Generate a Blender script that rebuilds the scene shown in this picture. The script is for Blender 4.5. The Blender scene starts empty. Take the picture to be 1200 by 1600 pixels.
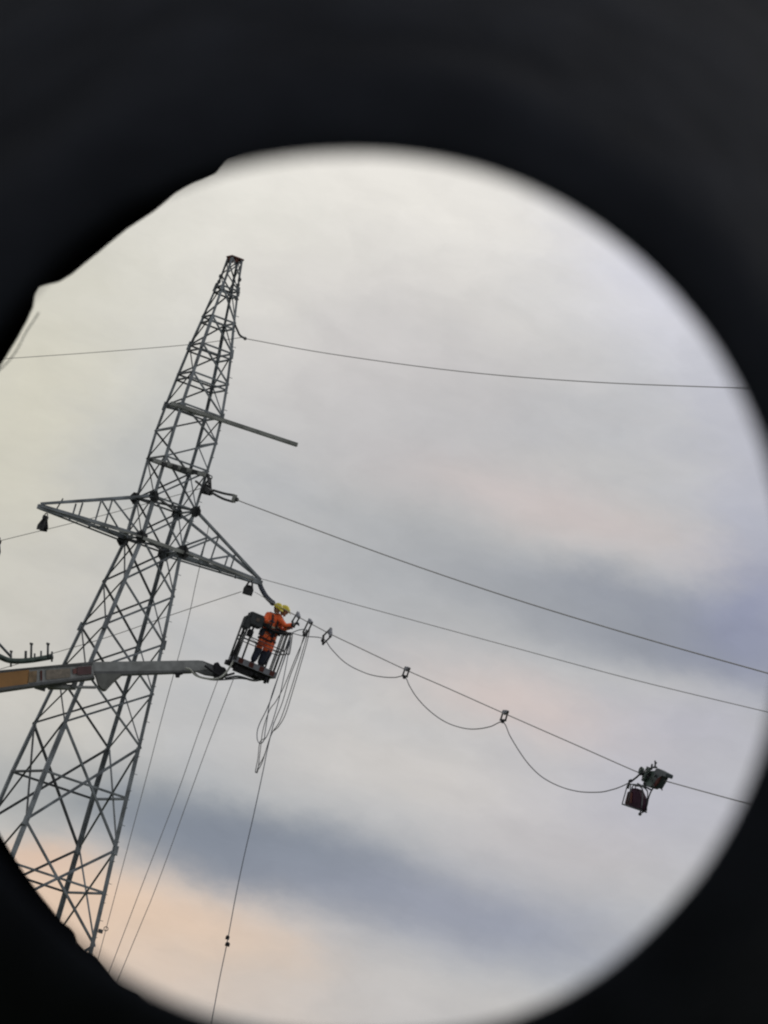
import bpy, bmesh, math, random
from mathutils import Vector, Matrix, Quaternion
random.seed(7)
R = math.radians
S = bpy.context.scene
COL = S.collection
PI = math.pi

# ---------------------------------------------------------------- camera
PITCH, ROLL, HALF = R(10.0), R(15.83), R(5.07)
FP = 800 / math.tan(HALF)                      # focal length in pixels of the 1200x1600 photograph
CAM = Vector((0, 0, 1.6))
F_ = Vector((0, math.cos(PITCH), math.sin(PITCH)))
_u = Vector((0, -math.sin(PITCH), math.cos(PITCH)))
R_ = Vector((1, 0, 0)) * math.cos(ROLL) + _u * math.sin(ROLL)
U_ = Vector((-1, 0, 0)) * math.sin(ROLL) + _u * math.cos(ROLL)
cd = bpy.data.cameras.new('camera')
cam = bpy.data.objects.new('camera', cd); COL.objects.link(cam)
M = Matrix((R_, U_, -F_)).transposed().to_4x4(); M.translation = CAM
cam.matrix_world = M
cd.sensor_fit = 'VERTICAL'; cd.sensor_height = 24; cd.sensor_width = 18
cd.lens = 12 / math.tan(HALF)
cd.clip_start = 0.005; cd.clip_end = 9000
APERTURE = 0.00025                             # lens opening in metres, sets how soft the near eyepiece rim is
cd.dof.use_dof = True; cd.dof.focus_distance = 152
cd.dof.aperture_fstop = cd.lens / 1000 / APERTURE
S.camera = cam

def ray(px, py):
    return F_ + R_ * ((px - 600) / FP) - U_ * ((py - 800) / FP)
def at(px, py, Y):                             # the point of the world at world depth Y seen at a pixel
    d = ray(px, py); return CAM + d * (Y / d.y)
PHI = R(22.7)
E1 = Vector((math.cos(PHI), math.sin(PHI), 0)) # direction of the cross-arms
E2 = Vector((-math.sin(PHI), math.cos(PHI), 0))# direction the line runs, away from us
def onplane(px, py, P0, n=None):               # the same, on an upright plane through P0
    n = n or E1; d = ray(px, py)
    return CAM + d * (n.dot(P0 - CAM) / n.dot(d))

# ---------------------------------------------------------------- world and sun
W = bpy.data.worlds.new('World'); S.world = W; W.use_nodes = True
nt = W.node_tree; N = nt.nodes; LK = nt.links
for n in list(N): N.remove(n)
def lin(c):
    return tuple(((v / 255) / 12.92 if v / 255 <= .04045 else ((v / 255 + .055) / 1.055) ** 2.4) for v in c) + (1,)
def nd(t, **k):
    n = N.new(t)
    for a, b in k.items(): setattr(n, a, b)
    return n
SUN_EL, SUN_AZ = R(38), R(52)
out = nd('ShaderNodeOutputWorld'); bg = nd('ShaderNodeBackground'); bgs = nd('ShaderNodeBackground'); add = nd('ShaderNodeAddShader')
sky = nd('ShaderNodeTexSky', sky_type='NISHITA', sun_disc=False); sky.sun_elevation = SUN_EL; sky.sun_rotation = SUN_AZ
bgs.inputs['Strength'].default_value = 0.05
tc = nd('ShaderNodeTexCoord'); sep = nd('ShaderNodeSeparateXYZ'); LK.new(tc.outputs['Generated'], sep.inputs[0])
def mth(op, a, b=None, clamp=False):
    n = nd('ShaderNodeMath', operation=op); n.use_clamp = clamp
    for i, v in enumerate((a, b)):
        if v is None: continue
        if isinstance(v, (int, float)): n.inputs[i].default_value = v
        else: LK.new(v, n.inputs[i])
    return n.outputs[0]
az = mth('MULTIPLY', mth('ARCTAN2', sep.outputs[0], sep.outputs[1]), 180 / PI)
el = mth('MULTIPLY', mth('ARCSINE', sep.outputs[2]), 180 / PI)
cb = nd('ShaderNodeCombineXYZ'); LK.new(az, cb.inputs[0]); LK.new(el, cb.inputs[1])
def noise(scale, detail=4, rough=.5, src=None, stretch=None):
    n = nd('ShaderNodeTexNoise'); n.inputs['Scale'].default_value = scale; n.inputs['Detail'].default_value = detail
    n.inputs['Roughness'].default_value = rough
    s = src or cb.outputs[0]
    if stretch:
        mp = nd('ShaderNodeMapping'); mp.inputs['Scale'].default_value = stretch; LK.new(s, mp.inputs[0]); s = mp.outputs[0]
    LK.new(s, n.inputs['Vector']); return n
wn = noise(.6, 8, .62, stretch=(1, 1.7, 1))
vm = nd('ShaderNodeVectorMath', operation='SUBTRACT'); LK.new(wn.outputs['Color'], vm.inputs[0]); vm.inputs[1].default_value = (.5, .5, .5)
vs = nd('ShaderNodeVectorMath', operation='MULTIPLY'); LK.new(vm.outputs[0], vs.inputs[0]); vs.inputs[1].default_value = (1.5, .55, 0)
va = nd('ShaderNodeVectorMath', operation='ADD'); LK.new(cb.outputs[0], va.inputs[0]); LK.new(vs.outputs[0], va.inputs[1])
WARP = va.outputs[0]
def azel(px, py):
    d = ray(px, py).normalized(); return math.degrees(math.atan2(d.x, d.y)), math.degrees(math.asin(d.z))
def mixc(fac, a, b):
    n = nd('ShaderNodeMix', data_type='RGBA')
    for s, v in ((n.inputs[0], fac), (n.inputs[6], a), (n.inputs[7], b)):
        if isinstance(v, (tuple, float)): s.default_value = v
        else: LK.new(v, s)
    return n.outputs[2]
SKYC = lin((186, 186, 184))
bn = noise(.35, 5, .55, stretch=(1, 2.2, 1))
cur = mixc(mth('MULTIPLY', mth('SUBTRACT', bn.outputs[0], .42), 2.2, True), lin((180, 181, 183)), lin((203, 199, 194)))
# clouds: patches of the overcast at a bearing and height above the horizon (direction, half widths in degrees, tilt)
DEG = 157.4
CLOUDS = [  # px, py, rx, ry, tilt in photo, colour, strength, sharpness
 (600, 290, 620, 185, 10, (232, 228, 221), .98, 1),
 (300, 440, 310, 200, -35, (224, 221, 211), .8, 1),
 (20, 650, 190, 420, 12, (207, 203, 185), .85, 1),
 (60, 1080, 160, 330, 10, (199, 194, 184), .55, 1),
 (560, 560, 240, 170, 0, (205, 200, 197), .7, 1),
 (240, 700, 90, 200, 10, (176, 178, 176), .35, 1),
 (1040, 430, 130, 190, -40, (211, 211, 222), .8, 1),
 (1180, 720, 110, 220, -10, (180, 181, 194), .7, 1),
 (760, 640, 260, 110, 15, (184, 181, 182), .5, 1),
 (640, 830, 330, 110, 17, (165, 167, 169), .65, 1),
 (860, 800, 260, 50, 17, (198, 187, 184), .8, 1),
 (1030, 985, 300, 68, 14, (137, 141, 152), .96, 2),
 (800, 925, 190, 48, 20, (150, 153, 159), .8, 1),
 (640, 940, 260, 90, 17, (168, 169, 171), .6, 1),
 (1190, 960, 110, 120, 5, (139, 143, 166), .85, 1),
 (830, 1110, 210, 50, 16, (206, 191, 185), .85, 1),
 (1090, 1135, 150, 50, 10, (176, 174, 184), .6, 1),
 (680, 1215, 330, 80, 12, (202, 197, 192), .85, 1),
 (1020, 1260, 240, 110, 5, (178, 177, 188), .7, 1),
 (240, 1275, 270, 62, 12, (133, 139, 144), .9, 1),
 (440, 1345, 290, 70, 14, (122, 129, 142), .9, 2),
 (760, 1440, 310, 75, 10, (143, 147, 162), .85, 1),
 (200, 1450, 300, 95, 15, (221, 194, 171), 1, 2),
 (390, 1530, 220, 80, 13, (204, 188, 174), .85, 1),
 (60, 1345, 80, 30, 15, (214, 186, 165), .8, 1),
 (620, 1575, 280, 55, 8, (190, 186, 184), .8, 1),
 (880, 1330, 200, 60, 8, (180, 175, 177), .5, 1),
]
for (px, py, rx, ry, tilt, c, st, sh) in CLOUDS:
    a0, e0 = azel(px, py)
    mp = nd('ShaderNodeMapping', vector_type='TEXTURE')
    mp.inputs['Location'].default_value = (a0, e0, 0)
    mp.inputs['Rotation'].default_value = (0, 0, -R(tilt) + ROLL)
    mp.inputs['Scale'].default_value = (rx / DEG, ry / DEG, 1)
    LK.new(WARP, mp.inputs[0])
    dt = nd('ShaderNodeVectorMath', operation='DOT_PRODUCT'); LK.new(mp.outputs[0], dt.inputs[0]); LK.new(mp.outputs[0], dt.inputs[1])
    q = dt.outputs['Value']
    if sh == 2: q = mth('POWER', q, 2.0)
    v = mth('MULTIPLY', mth('EXPONENT', mth('MULTIPLY', q, -1.0)), float(st))
    cur = mixc(v, cur, lin(c))
fn = noise(1.5, 8, .62, src=WARP, stretch=(1, 1.8, 1))
fm = mth('ADD', mth('MULTIPLY', fn.outputs[0], .22), .89)
vmul = nd('ShaderNodeVectorMath', operation='SCALE'); LK.new(cur, vmul.inputs[0]); LK.new(fm, vmul.inputs['Scale'])
LK.new(vmul.outputs[0], bg.inputs[0]); bg.inputs[1].default_value = 1.10
LK.new(sky.outputs[0], bgs.inputs[0])
mx = nd('ShaderNodeMixShader'); mx.inputs[0].default_value = .94
LK.new(bgs.outputs[0], mx.inputs[1]); LK.new(bg.outputs[0], mx.inputs[2]); LK.new(mx.outputs[0], out.inputs[0])

sl = bpy.data.lights.new('sun', 'SUN'); sl.energy = .9; sl.angle = R(14); sl.color = (1, .95, .88)
so = bpy.data.objects.new('sun', sl); COL.objects.link(so)
_sd = Vector((math.sin(SUN_AZ) * math.cos(SUN_EL), math.cos(SUN_AZ) * math.cos(SUN_EL), math.sin(SUN_EL)))
so.rotation_euler = (-_sd).to_track_quat('-Z', 'Y').to_euler(); so.location = (0, 0, 60)
S.view_settings.view_transform = 'Standard'; S.view_settings.look = 'None'; S.view_settings.gamma = 1
S.cycles.filter_width = 2.2
S.view_settings.exposure = 0; S.view_settings.use_curve_mapping = False

# ---------------------------------------------------------------- materials
MATS = {}
def mat(name, c, rough=.6, metal=0., var=.15, scale=3., c2=None, bump=0., spec=.5):
    m = bpy.data.materials.new(name); m.use_nodes = True; t = m.node_tree
    b = t.nodes['Principled BSDF']; b.inputs['Roughness'].default_value = rough; b.inputs['Specular IOR Level'].default_value = spec; b.inputs['Metallic'].default_value = metal
    tcn = t.nodes.new('ShaderNodeTexCoord'); nz = t.nodes.new('ShaderNodeTexNoise'); nz.inputs['Scale'].default_value = scale; nz.inputs['Detail'].default_value = 6
    t.links.new(tcn.outputs['Object'], nz.inputs['Vector'])
    cr = t.nodes.new('ShaderNodeValToRGB')
    lo = tuple(v * (1 - var) for v in c); hi = tuple(min(1, v * (1 + var)) for v in c) if c2 is None else c2
    cr.color_ramp.elements[0].color = lo + (1,); cr.color_ramp.elements[0].position = .35
    cr.color_ramp.elements[1].color = hi + (1,); cr.color_ramp.elements[1].position = .65
    t.links.new(nz.outputs[0], cr.inputs[0]); t.links.new(cr.outputs[0], b.inputs['Base Color'])
    if bump:
        bp = t.nodes.new('ShaderNodeBump'); bp.inputs['Strength'].default_value = bump
        t.links.new(nz.outputs[0], bp.inputs['Height']); t.links.new(bp.outputs[0], b.inputs['Normal'])
    MATS[name] = m; return m
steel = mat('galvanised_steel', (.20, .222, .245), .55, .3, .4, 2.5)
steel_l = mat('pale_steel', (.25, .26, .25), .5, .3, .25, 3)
steel_d = mat('dark_steel', (.085, .092, .10), .6, .3, .35, 5)  # small dark fittings, and the shade tone for the pylon's back and left faces
plate = mat('dark_plate', (.03, .032, .035), .6, .3, .3, 8)
black = mat('black_rubber', (.020, .020, .024), .7, 0, .3, 20, spec=.2)
wire_m = mat('aluminium_wire', (.30, .29, .28), .5, .5, .1, 6)
rope_m = mat('grey_rope', (.17, .17, .18), .8, 0, .2, 12)
ropeb = mat('bluish_rope', (.12, .135, .17), .8, 0, .2, 12)
orange = mat('orange_workwear', (.85, .14, .04), .85, 0, .2, 9)
navy = mat('navy_cloth', (.02, .025, .045), .85, 0, .3, 9)
strap_m = mat('dark_strap', (.02, .018, .02), .8, 0, .2, 9)
yellow = mat('yellow_helmet_shell', (.60, .50, .035), .45, 0, .04, 4)
skin = mat('skin', (.45, .25, .17), .6, 0, .08, 9)
boom_o = mat('orange_paint', (.33, .165, .05), .6, 0, .2, 1.2)
boom_g = mat('grey_paint', (.235, .245, .25), .5, .1, .2, 4)
boom_d = mat('dark_grey_paint', (.09, .095, .10), .5, .1, .25, 4)
redp = mat('red_paint', (.15, .05, .045), .5, 0, .2, 6)
whitep = mat('white_paint', (.62, .62, .60), .5, 0, .1, 6)
hose_l = mat('pale_hose', (.42, .43, .40), .5, 0, .1, 6)
toolg = mat('green_grey_metal', (.05, .075, .065), .5, .2, .4, 7)
porc = mat('brown_insulator', (.09, .055, .045), .3, 0, .2, 7)
purple = mat('dark_purple_weight', (.035, .012, .026), .7, 0, .4, 5, spec=.1)
redbr = mat('red_brown_strip', (.10, .038, .034), .7, 0, .3, 5, spec=.1)
concrete = mat('concrete', (.32, .31, .29), .9, 0, .15, 6, bump=.2)

# ---------------------------------------------------------------- helpers
def obj(name, bm, m, parent=None, smooth=False):
    me = bpy.data.meshes.new(name); bm.normal_update(); bm.to_mesh(me); bm.free()
    o = bpy.data.objects.new(name, me); COL.objects.link(o)
    for x in (m if isinstance(m, (list, tuple)) else [m]): me.materials.append(x)
    if smooth:
        for p in me.polygons: p.use_smooth = True
    if parent:
        o.parent = parent; o.matrix_parent_inverse = pw(parent).inverted()
    return o
def pw(o):
    m = o.matrix_basis.copy()
    if o.parent: m = pw(o.parent) @ o.matrix_parent_inverse @ m
    return m
def tag(o, label=None, cat=None, group=None, kind=None):
    if label: o['label'] = label
    if cat: o['category'] = cat
    if group: o['group'] = group
    if kind: o['kind'] = kind
    return o
def thing(name, label, cat, loc=(0, 0, 0), group=None, mw=None):
    o = bpy.data.objects.new(name, None); COL.objects.link(o); o.empty_display_size = .2
    if mw is not None: o.matrix_basis = mw
    else: o.location = loc
    return tag(o, label, cat, group)
def B(): return bmesh.new()
def frame(d, up=None):
    d = d.normalized(); up = up or Vector((0, 0, 1))
    if abs(d.dot(up)) > .97: up = Vector((0, 1, 0)) if abs(d.y) < .9 else Vector((1, 0, 0))
    x = up.cross(d).normalized(); y = d.cross(x); return x, y, d
def box(bm, c, x, y, z, mi=0):                 # centre and three half-axis vectors
    vs = [bm.verts.new(c + x * i + y * j + z * k) for i in (-1, 1) for j in (-1, 1) for k in (-1, 1)]
    for f in ((0, 1, 3, 2), (4, 6, 7, 5), (0, 4, 5, 1), (2, 3, 7, 6), (0, 2, 6, 4), (1, 5, 7, 3)):
        fc = bm.faces.new([vs[i] for i in f]); fc.material_index = mi
def bx(bm, c, sx, sy, sz, mi=0, rot=None):
    a = [Vector((sx / 2, 0, 0)), Vector((0, sy / 2, 0)), Vector((0, 0, sz / 2))]
    if rot: a = [rot @ v for v in a]
    box(bm, Vector(c), *a, mi=mi)
def bar(bm, a, b, w, h=None, up=None, mi=0):
    h = h or w; x, y, d = frame(b - a, up)
    box(bm, (a + b) / 2, x * w / 2, y * h / 2, (b - a) / 2, mi)
def angle(bm, a, b, w, t=.010, inward=None):   # an L-section bar
    x, y, d = frame(b - a)
    if inward is not None:
        i = inward - d * inward.dot(d)
        if i.length > 1e-4:
            i.normalize(); j = d.cross(i); x = (i + j).normalized(); y = (i - j).normalized()
    m = (a + b) / 2; L = (b - a) / 2
    box(bm, m + x * w / 2, x * w / 2, y * t / 2, L)
    box(bm, m + y * (w / 2 + t / 2 + .0005), x * t / 2, y * (w / 2), L)
def tube(bm, pts, r, n=8, mi=0, cap=True, radii=None):
    pts = [Vector(p) for p in pts]; rings = []; pu = None
    for i, p in enumerate(pts):
        d = (pts[min(i + 1, len(pts) - 1)] - pts[max(i - 1, 0)])
        if d.length < 1e-9: d = Vector((0, 0, 1))
        d.normalize()
        if pu is None: x, y, _ = frame(d)
        else:
            x = pu - d * pu.dot(d)
            if x.length < 1e-6: x = frame(d)[0]
            x.normalize(); y = d.cross(x)
        pu = x; rr = radii[i] if radii else r
        rings.append([bm.verts.new(p + (x * math.cos(2 * PI * k / n) + y * math.sin(2 * PI * k / n)) * rr) for k in range(n)])
    for a, b in zip(rings, rings[1:]):
        for k in range(n):
            f = bm.faces.new((a[k], a[(k + 1) % n], b[(k + 1) % n], b[k])); f.material_index = mi; f.smooth = True
    if cap:
        bm.faces.new(rings[0][::-1]).material_index = mi; bm.faces.new(rings[-1]).material_index = mi
def smooth_pts(P, k=6):
    P = [Vector(p) for p in P]
    if len(P) < 3: return P
    Q = [P[0] * 2 - P[1]] + P + [P[-1] * 2 - P[-2]]; o = []
    for i in range(1, len(Q) - 2):
        a, b, c, d = Q[i - 1:i + 3]
        for j in range(k):
            t = j / k
            o.append(.5 * ((2 * b) + (c - a) * t + (2 * a - 5 * b + 4 * c - d) * t * t + (3 * b - a - 3 * c + d) * t ** 3))
    o.append(P[-1]); return o
def disc(bm, c, axis, r, h, n=20, mi=0):
    a = axis.normalized() * h / 2; tube(bm, [c - a, c + a], r, n, mi)
def torus(bm, c, axis, r, r2, n=20, mi=0):
    x, y, _ = frame(axis); tube(bm, [c + (x * math.cos(2 * PI * k / n) + y * math.sin(2 * PI * k / n)) * r for k in range(n + 1)], r2, 6, mi)
def ball(bm, c, rx, ry=None, rz=None, mi=0, seg=14, rot=None, zmin=None):
    m = Matrix.Translation(c) @ (rot.to_4x4() if rot else Matrix()) @ Matrix.Diagonal((rx, ry or rx, rz or rx, 1))
    g = bmesh.ops.create_uvsphere(bm, u_segments=seg, v_segments=max(6, seg // 2 + 1), radius=1, matrix=Matrix())
    for v in g['verts']:
        if zmin is not None and v.co.z < zmin: v.co.z = zmin
        v.co = m @ v.co
        for f in v.link_faces: f.material_index = mi; f.smooth = True
def extrude_poly(bm, P, off, mi=0):            # solid from an outline and an offset vector
    a = [bm.verts.new(p) for p in P]; b = [bm.verts.new(p + off) for p in P]; n = len(P)
    fs = [bm.faces.new(a), bm.faces.new(b[::-1])] + [bm.faces.new((a[i], b[i], b[(i + 1) % n], a[(i + 1) % n])) for i in range(n)]
    for f in fs: f.material_index = mi
    bmesh.ops.recalc_face_normals(bm, faces=fs)
def skin_obj(name, chains, m, parent, sub=2):
    """chains: list of (points, radii); chains starting at a shared point join there"""
    bm = bmesh.new(); key = {}; vs = []; rad = []
    def V(p, r):
        k = tuple(round(c, 4) for c in p)
        if k not in key:
            key[k] = bm.verts.new(p); vs.append(key[k]); rad.append(r)
        return key[k]
    for P, rr in chains:
        L = [V(p, r) for p, r in zip(P, rr)]
        for a, b in zip(L, L[1:]):
            if bm.edges.get((a, b)) is None: bm.edges.new((a, b))
    me = bpy.data.meshes.new(name); bm.to_mesh(me); bm.free()
    o = bpy.data.objects.new(name, me); COL.objects.link(o)
    md = o.modifiers.new('skin', 'SKIN'); md.use_smooth_shade = True
    sv = me.skin_vertices[0].data if me.skin_vertices else None
    if sv is None:
        import bpy as _b
        _bm = bmesh.new(); _bm.from_mesh(me); _bm.verts.layers.skin.verify(); _bm.to_mesh(me); _bm.free(); sv = me.skin_vertices[0].data
    for i, r in enumerate(rad):
        sv[i].radius = (r if isinstance(r, tuple) else (r, r)); sv[i].use_root = (i == 0)
    s = o.modifiers.new('sub', 'SUBSURF'); s.levels = sub; s.render_levels = sub
    dg = bpy.context.evaluated_depsgraph_get(); dg.update()
    ev = o.evaluated_get(dg); nm = bpy.data.meshes.new_from_object(ev)
    o.modifiers.clear(); o.data = nm; nm.name = name; nm.materials.clear(); nm.materials.append(m)
    for p in nm.polygons: p.use_smooth = True
    if parent: o.parent = parent
    return o

# ---------------------------------------------------------------- ground
def ground():
    bm = B(); n = 48; Rr = 6000
    rs = [0, 20, 60, 120, 200, 320, 500, 800, 1300, 2200, 3600, Rr]
    prev = None
    for r in rs:
        ring = [bm.verts.new((r * math.cos(2 * PI * k / n), r * math.sin(2 * PI * k / n), 0 if r < 400 else (random.uniform(0, 1) * (r / 600) - 1 * (r / 900)))) for k in range(n)] if r else [bm.verts.new((0, 0, 0))]
        if prev:
            for k in range(n):
                if len(prev) == 1: bm.faces.new((prev[0], ring[k], ring[(k + 1) % n]))
                else: bm.faces.new((prev[k], ring[k], ring[(k + 1) % n], prev[(k + 1) % n]))
        prev = ring
    return obj('ground', bm, mat('meadow', (.045, .065, .022), .95, 0, .3, .12, (.075, .085, .035), .3), smooth=True)
tag(ground(), kind='structure')

# ---------------------------------------------------------------- pylon
DH = 151.6
LV = {  # level: centre x, height, half width
 'T': (-5.70, 33.86, .165), 'A0': (-5.685, 33.36, .20), 'A': (-5.679, 32.99, .245), 'B': (-5.666, 32.11, .348), 'C': (-5.646, 31.28, .456),
 'D': (-5.63, 30.44, .54), 'E': (-5.625, 29.53, .615), 'M': (-5.632, 28.81, .65), 'F': (-5.638, 28.02, .648), 'G': (-5.641, 26.90, .635),
 'H': (-5.665, 25.76, .615), 'I': (-5.72, 24.51, .745), 'J': (-5.785, 23.20, .875), 'J2': (-5.86, 21.83, 1.0), 'J3': (-5.95, 20.37, 1.128),
 'K': (-6.03, 18.97, 1.24), 'O': (-6.085, 17.58, 1.335), 'N': (-6.14, 16.40, 1.43), 'P': (-6.2, 15.0, 1.53), 'Q': (-6.33, 11.5, 1.80),
 'S': (-6.5, 6.3, 2.2), 'Z': (-6.7, .35, 2.65)}
def cor(l, i):                                 # corner: 0 back-left, 1 front-left, 2 back-right, 3 front-right
    x, z, s = LV[l]; c = Vector((x, DH, z))
    return c + E1 * (s if i >= 2 else -s) + E2 * (s if i % 2 == 0 else -s)
def ctr(l): x, z, s = LV[l]; return Vector((x, DH, z))
pyl = thing('lattice_pylon', 'grey steel lattice pylon with two pointed cross-arms, leaning over the orange boom', 'pylon', (-6.7, DH, 0))
ORD = list('T') + ['A0', 'A', 'B', 'C', 'D', 'E', 'M', 'F', 'G', 'H', 'I', 'J', 'J2', 'J3', 'K', 'O', 'N', 'P', 'Q', 'S', 'Z']
for i in range(4):
    bm = B(); inn = (E1 if i < 2 else -E1) + (E2 if i % 2 else -E2)
    for a, b in zip(ORD, ORD[1:]):
        w = .045 if ORD.index(b) < 4 else (.062 if ORD.index(b) < 10 else (.082 if ORD.index(b) < 15 else .105))
        angle(bm, cor(a, i), cor(b, i) + (cor(b, i) - cor(a, i)).normalized() * .004, w, .014, inn)
    # step bolts and splice collars
    P = [cor(l, i) for l in ORD]
    if i == 3:
        for a, b in zip(P[2:], P[3:]):
            k = max(1, int((b - a).length / .4))
            for j in range(k):
                q = a.lerp(b, (j + .5) / k); bar(bm, q, q + (E1 * .09 if j % 2 else -E2 * .09), .014)
    for l in ('A', 'C', 'E', 'J', 'O', 'Q'):
        q = cor(l, i); d = (cor(ORD[ORD.index(l) + 1], i) - q).normalized(); bar(bm, q - d * .12, q + d * .12, .11 if ORD.index(l) > 9 else .07)
    obj('leg', bm, steel, pyl)
FACES = ((0, 2), (1, 3), (0, 1), (2, 3))
def xbrace(a, b, f, w, mode=3):
    bm = B(); i, j = f
    if mode & 1: angle(bm, cor(a, i), cor(b, j), w, .008)
    if mode & 2: angle(bm, cor(a, j) + E2 * .012 + E1 * .012, cor(b, i) + E2 * .012 + E1 * .012, w, .008)
    obj('cross_brace', bm, steel if f in ((1, 3), (2, 3)) else steel_d, pyl)  # shade put into the colour: back and left faces get the darker steel
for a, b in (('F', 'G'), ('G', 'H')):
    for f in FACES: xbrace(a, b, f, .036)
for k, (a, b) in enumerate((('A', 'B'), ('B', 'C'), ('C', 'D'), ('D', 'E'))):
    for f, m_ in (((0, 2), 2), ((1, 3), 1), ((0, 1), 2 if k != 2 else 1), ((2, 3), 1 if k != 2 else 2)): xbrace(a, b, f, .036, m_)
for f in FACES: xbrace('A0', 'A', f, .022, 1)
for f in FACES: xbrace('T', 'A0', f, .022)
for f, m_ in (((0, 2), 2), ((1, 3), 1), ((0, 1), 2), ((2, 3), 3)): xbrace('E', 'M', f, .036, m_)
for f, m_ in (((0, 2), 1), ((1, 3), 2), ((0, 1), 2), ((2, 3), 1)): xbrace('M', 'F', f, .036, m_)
for a, b in (('H', 'I'), ('I', 'J'), ('J', 'J2'), ('J2', 'J3')):
    for f in FACES: xbrace(a, b, f, .043)
for a, b in (('J3', 'O'), ('O', 'P'), ('P', 'Q'), ('Q', 'S'), ('S', 'Z')):
    for f in FACES: xbrace(a, b, f, .056)
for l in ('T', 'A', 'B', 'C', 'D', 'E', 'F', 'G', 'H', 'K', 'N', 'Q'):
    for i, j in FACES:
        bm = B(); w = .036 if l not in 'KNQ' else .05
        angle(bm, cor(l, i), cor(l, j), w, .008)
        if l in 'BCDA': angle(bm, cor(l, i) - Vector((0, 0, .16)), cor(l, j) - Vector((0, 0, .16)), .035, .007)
        obj('ring_beam', bm, steel_d if (i, j) in ((0, 2), (0, 1)) else steel, pyl)  # back and left beams darker too, shading set by material
for i, j in ((0, 1), (2, 3)):
    bm = B(); angle(bm, cor('M', i), cor('M', j), .045, .008); obj('ring_beam', bm, steel, pyl)
for l in ('G', 'H'):                           # gusset plates at the roots of the arms
    for i in range(4):
        bm = B(); c = cor(l, i); r = .20 if l == 'H' else .17
        for n_, o_ in ((E2, E2 * (-.03 if i % 2 else .03)), (E1, E1 * (-.03 if i < 2 else .03))):
            x, y, _ = frame(n_)
            P = [c + o_ + (x * math.cos(2 * PI * k / 8 + .3) + y * math.sin(2 * PI * k / 8 + .3)) * r * random.uniform(.8, 1.1) for k in range(8)]
            extrude_poly(bm, P, n_ * .014)
        for k in range(6): ball(bm, c + E1 * random.uniform(-.1, .1) + Vector((0, 0, random.uniform(-.1, .1))) + E2 * (-.045 if i % 2 else .045), .02, seg=6)
        obj('gusset_plate', bm, plate, pyl)
# diagonal struts in plan inside the arm rings
for l in ('G', 'H'):
    bm = B(); angle(bm, cor(l, 0), cor(l, 3), .045, .008); angle(bm, cor(l, 1) + Vector((0, 0, .02)), cor(l, 2) + Vector((0, 0, .02)), .045, .008)
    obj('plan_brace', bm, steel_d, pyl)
# top cap
bm = B(); c = ctr('T')
extrude_poly(bm, [c + E1 * a + E2 * b for a, b in ((-.19, -.19), (.19, -.19), (.19, .19), (-.19, .19))], Vector((0, 0, .03)))
for k in range(9):
    q = c + E1 * random.uniform(-.17, .17) + E2 * random.uniform(-.17, .17); bar(bm, q, q - Vector((0, 0, random.uniform(.05, .12))), .05)
obj('cap_plate', bm, mat('rusty_cap', (.14, .055, .045), .8, 0, .4, 9), pyl)
for q in (cor('A0', 0), cor('A0', 3), cor('A0', 2), cor('A', 3)):
    for k in range(2):
        bm = B(); z = Vector((0, 0, -.04 - .16 * k)); box(bm, q + z, E1 * .035, E2 * .04, Vector((0, 0, .04))); obj('splice_plate', bm, steel_d, pyl)
# main cross-arms
TIPR = ctr('H') + E1 * 3.22 + Vector((0, 0, .02)); TIPL = ctr('H') - E1 * 3.36 - Vector((0, 0, .04))
for sgn, tip, cs in ((1, TIPR, (2, 3)), (-1, TIPL, (0, 1))):
    bm = B()
    for i in cs:
        w = .08
        h = cor('H', i); g = cor('G', i)
        angle(bm, h, tip, w, .014); bar(bm, h - Vector((0, 0, .06)), tip - Vector((0, 0, .05)), .02, .045)
        angle(bm, g, tip + Vector((0, 0, .06)), .06, .010)
        for t in (.36, .62):
            angle(bm, g.lerp(tip, t), h.lerp(tip, t), .04, .008)
        angle(bm, h, g.lerp(tip, .36), .045, .008)
        angle(bm, g.lerp(tip, .36) if sgn < 0 else g.lerp(tip, .62), h.lerp(tip, .36) if sgn < 0 else h.lerp(tip, .3), .03, .006)
    ti = [cor('H', i) for i in cs]
    for t in (.15, .35, .55, .75): angle(bm, ti[0].lerp(tip, t), ti[1].lerp(tip, t), .04, .008)
    for t, u in ((0, .15), (.15, .35), (.35, .55), (.55, .75)): angle(bm, ti[0].lerp(tip, t), ti[1].lerp(tip, u), .035, .006)
    bar(bm, tip - E1 * .28 * sgn, tip + E1 * .06 * sgn, .13, .12)
    for t in (.25, .5, .7): ball(bm, cor('H', cs[1]).lerp(tip, t) - Vector((0, 0, .11)), .04, seg=8)
    obj('cross_arm', bm, steel, pyl)
# continuous pale front chord between the two tips
bm = B(); a, b = TIPL - E1 * -.5, TIPR - E1 * .2
bar(bm, cor('H', 1) - E2 * .09 - Vector((0, 0, .02)), cor('H', 3) - E2 * .09 - Vector((0, 0, .02)), .05, .09)
q1, q3 = cor('H', 1) - E2 * .09, cor('H', 3) - E2 * .09
bar(bm, q1.lerp(TIPL, .9), q1, .03, .045); bar(bm, q3, q3.lerp(TIPR, .96), .03, .045)
obj('front_chord', bm, steel_l, pyl)
bm = B(); bar(bm, TIPL - E1 * .0 + E1 * .45 + Vector((0, 0, .05)), TIPL + E1 * .55 + Vector((0, 0, .42)), .03); obj('tip_peg', bm, steel_d, pyl)
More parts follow.
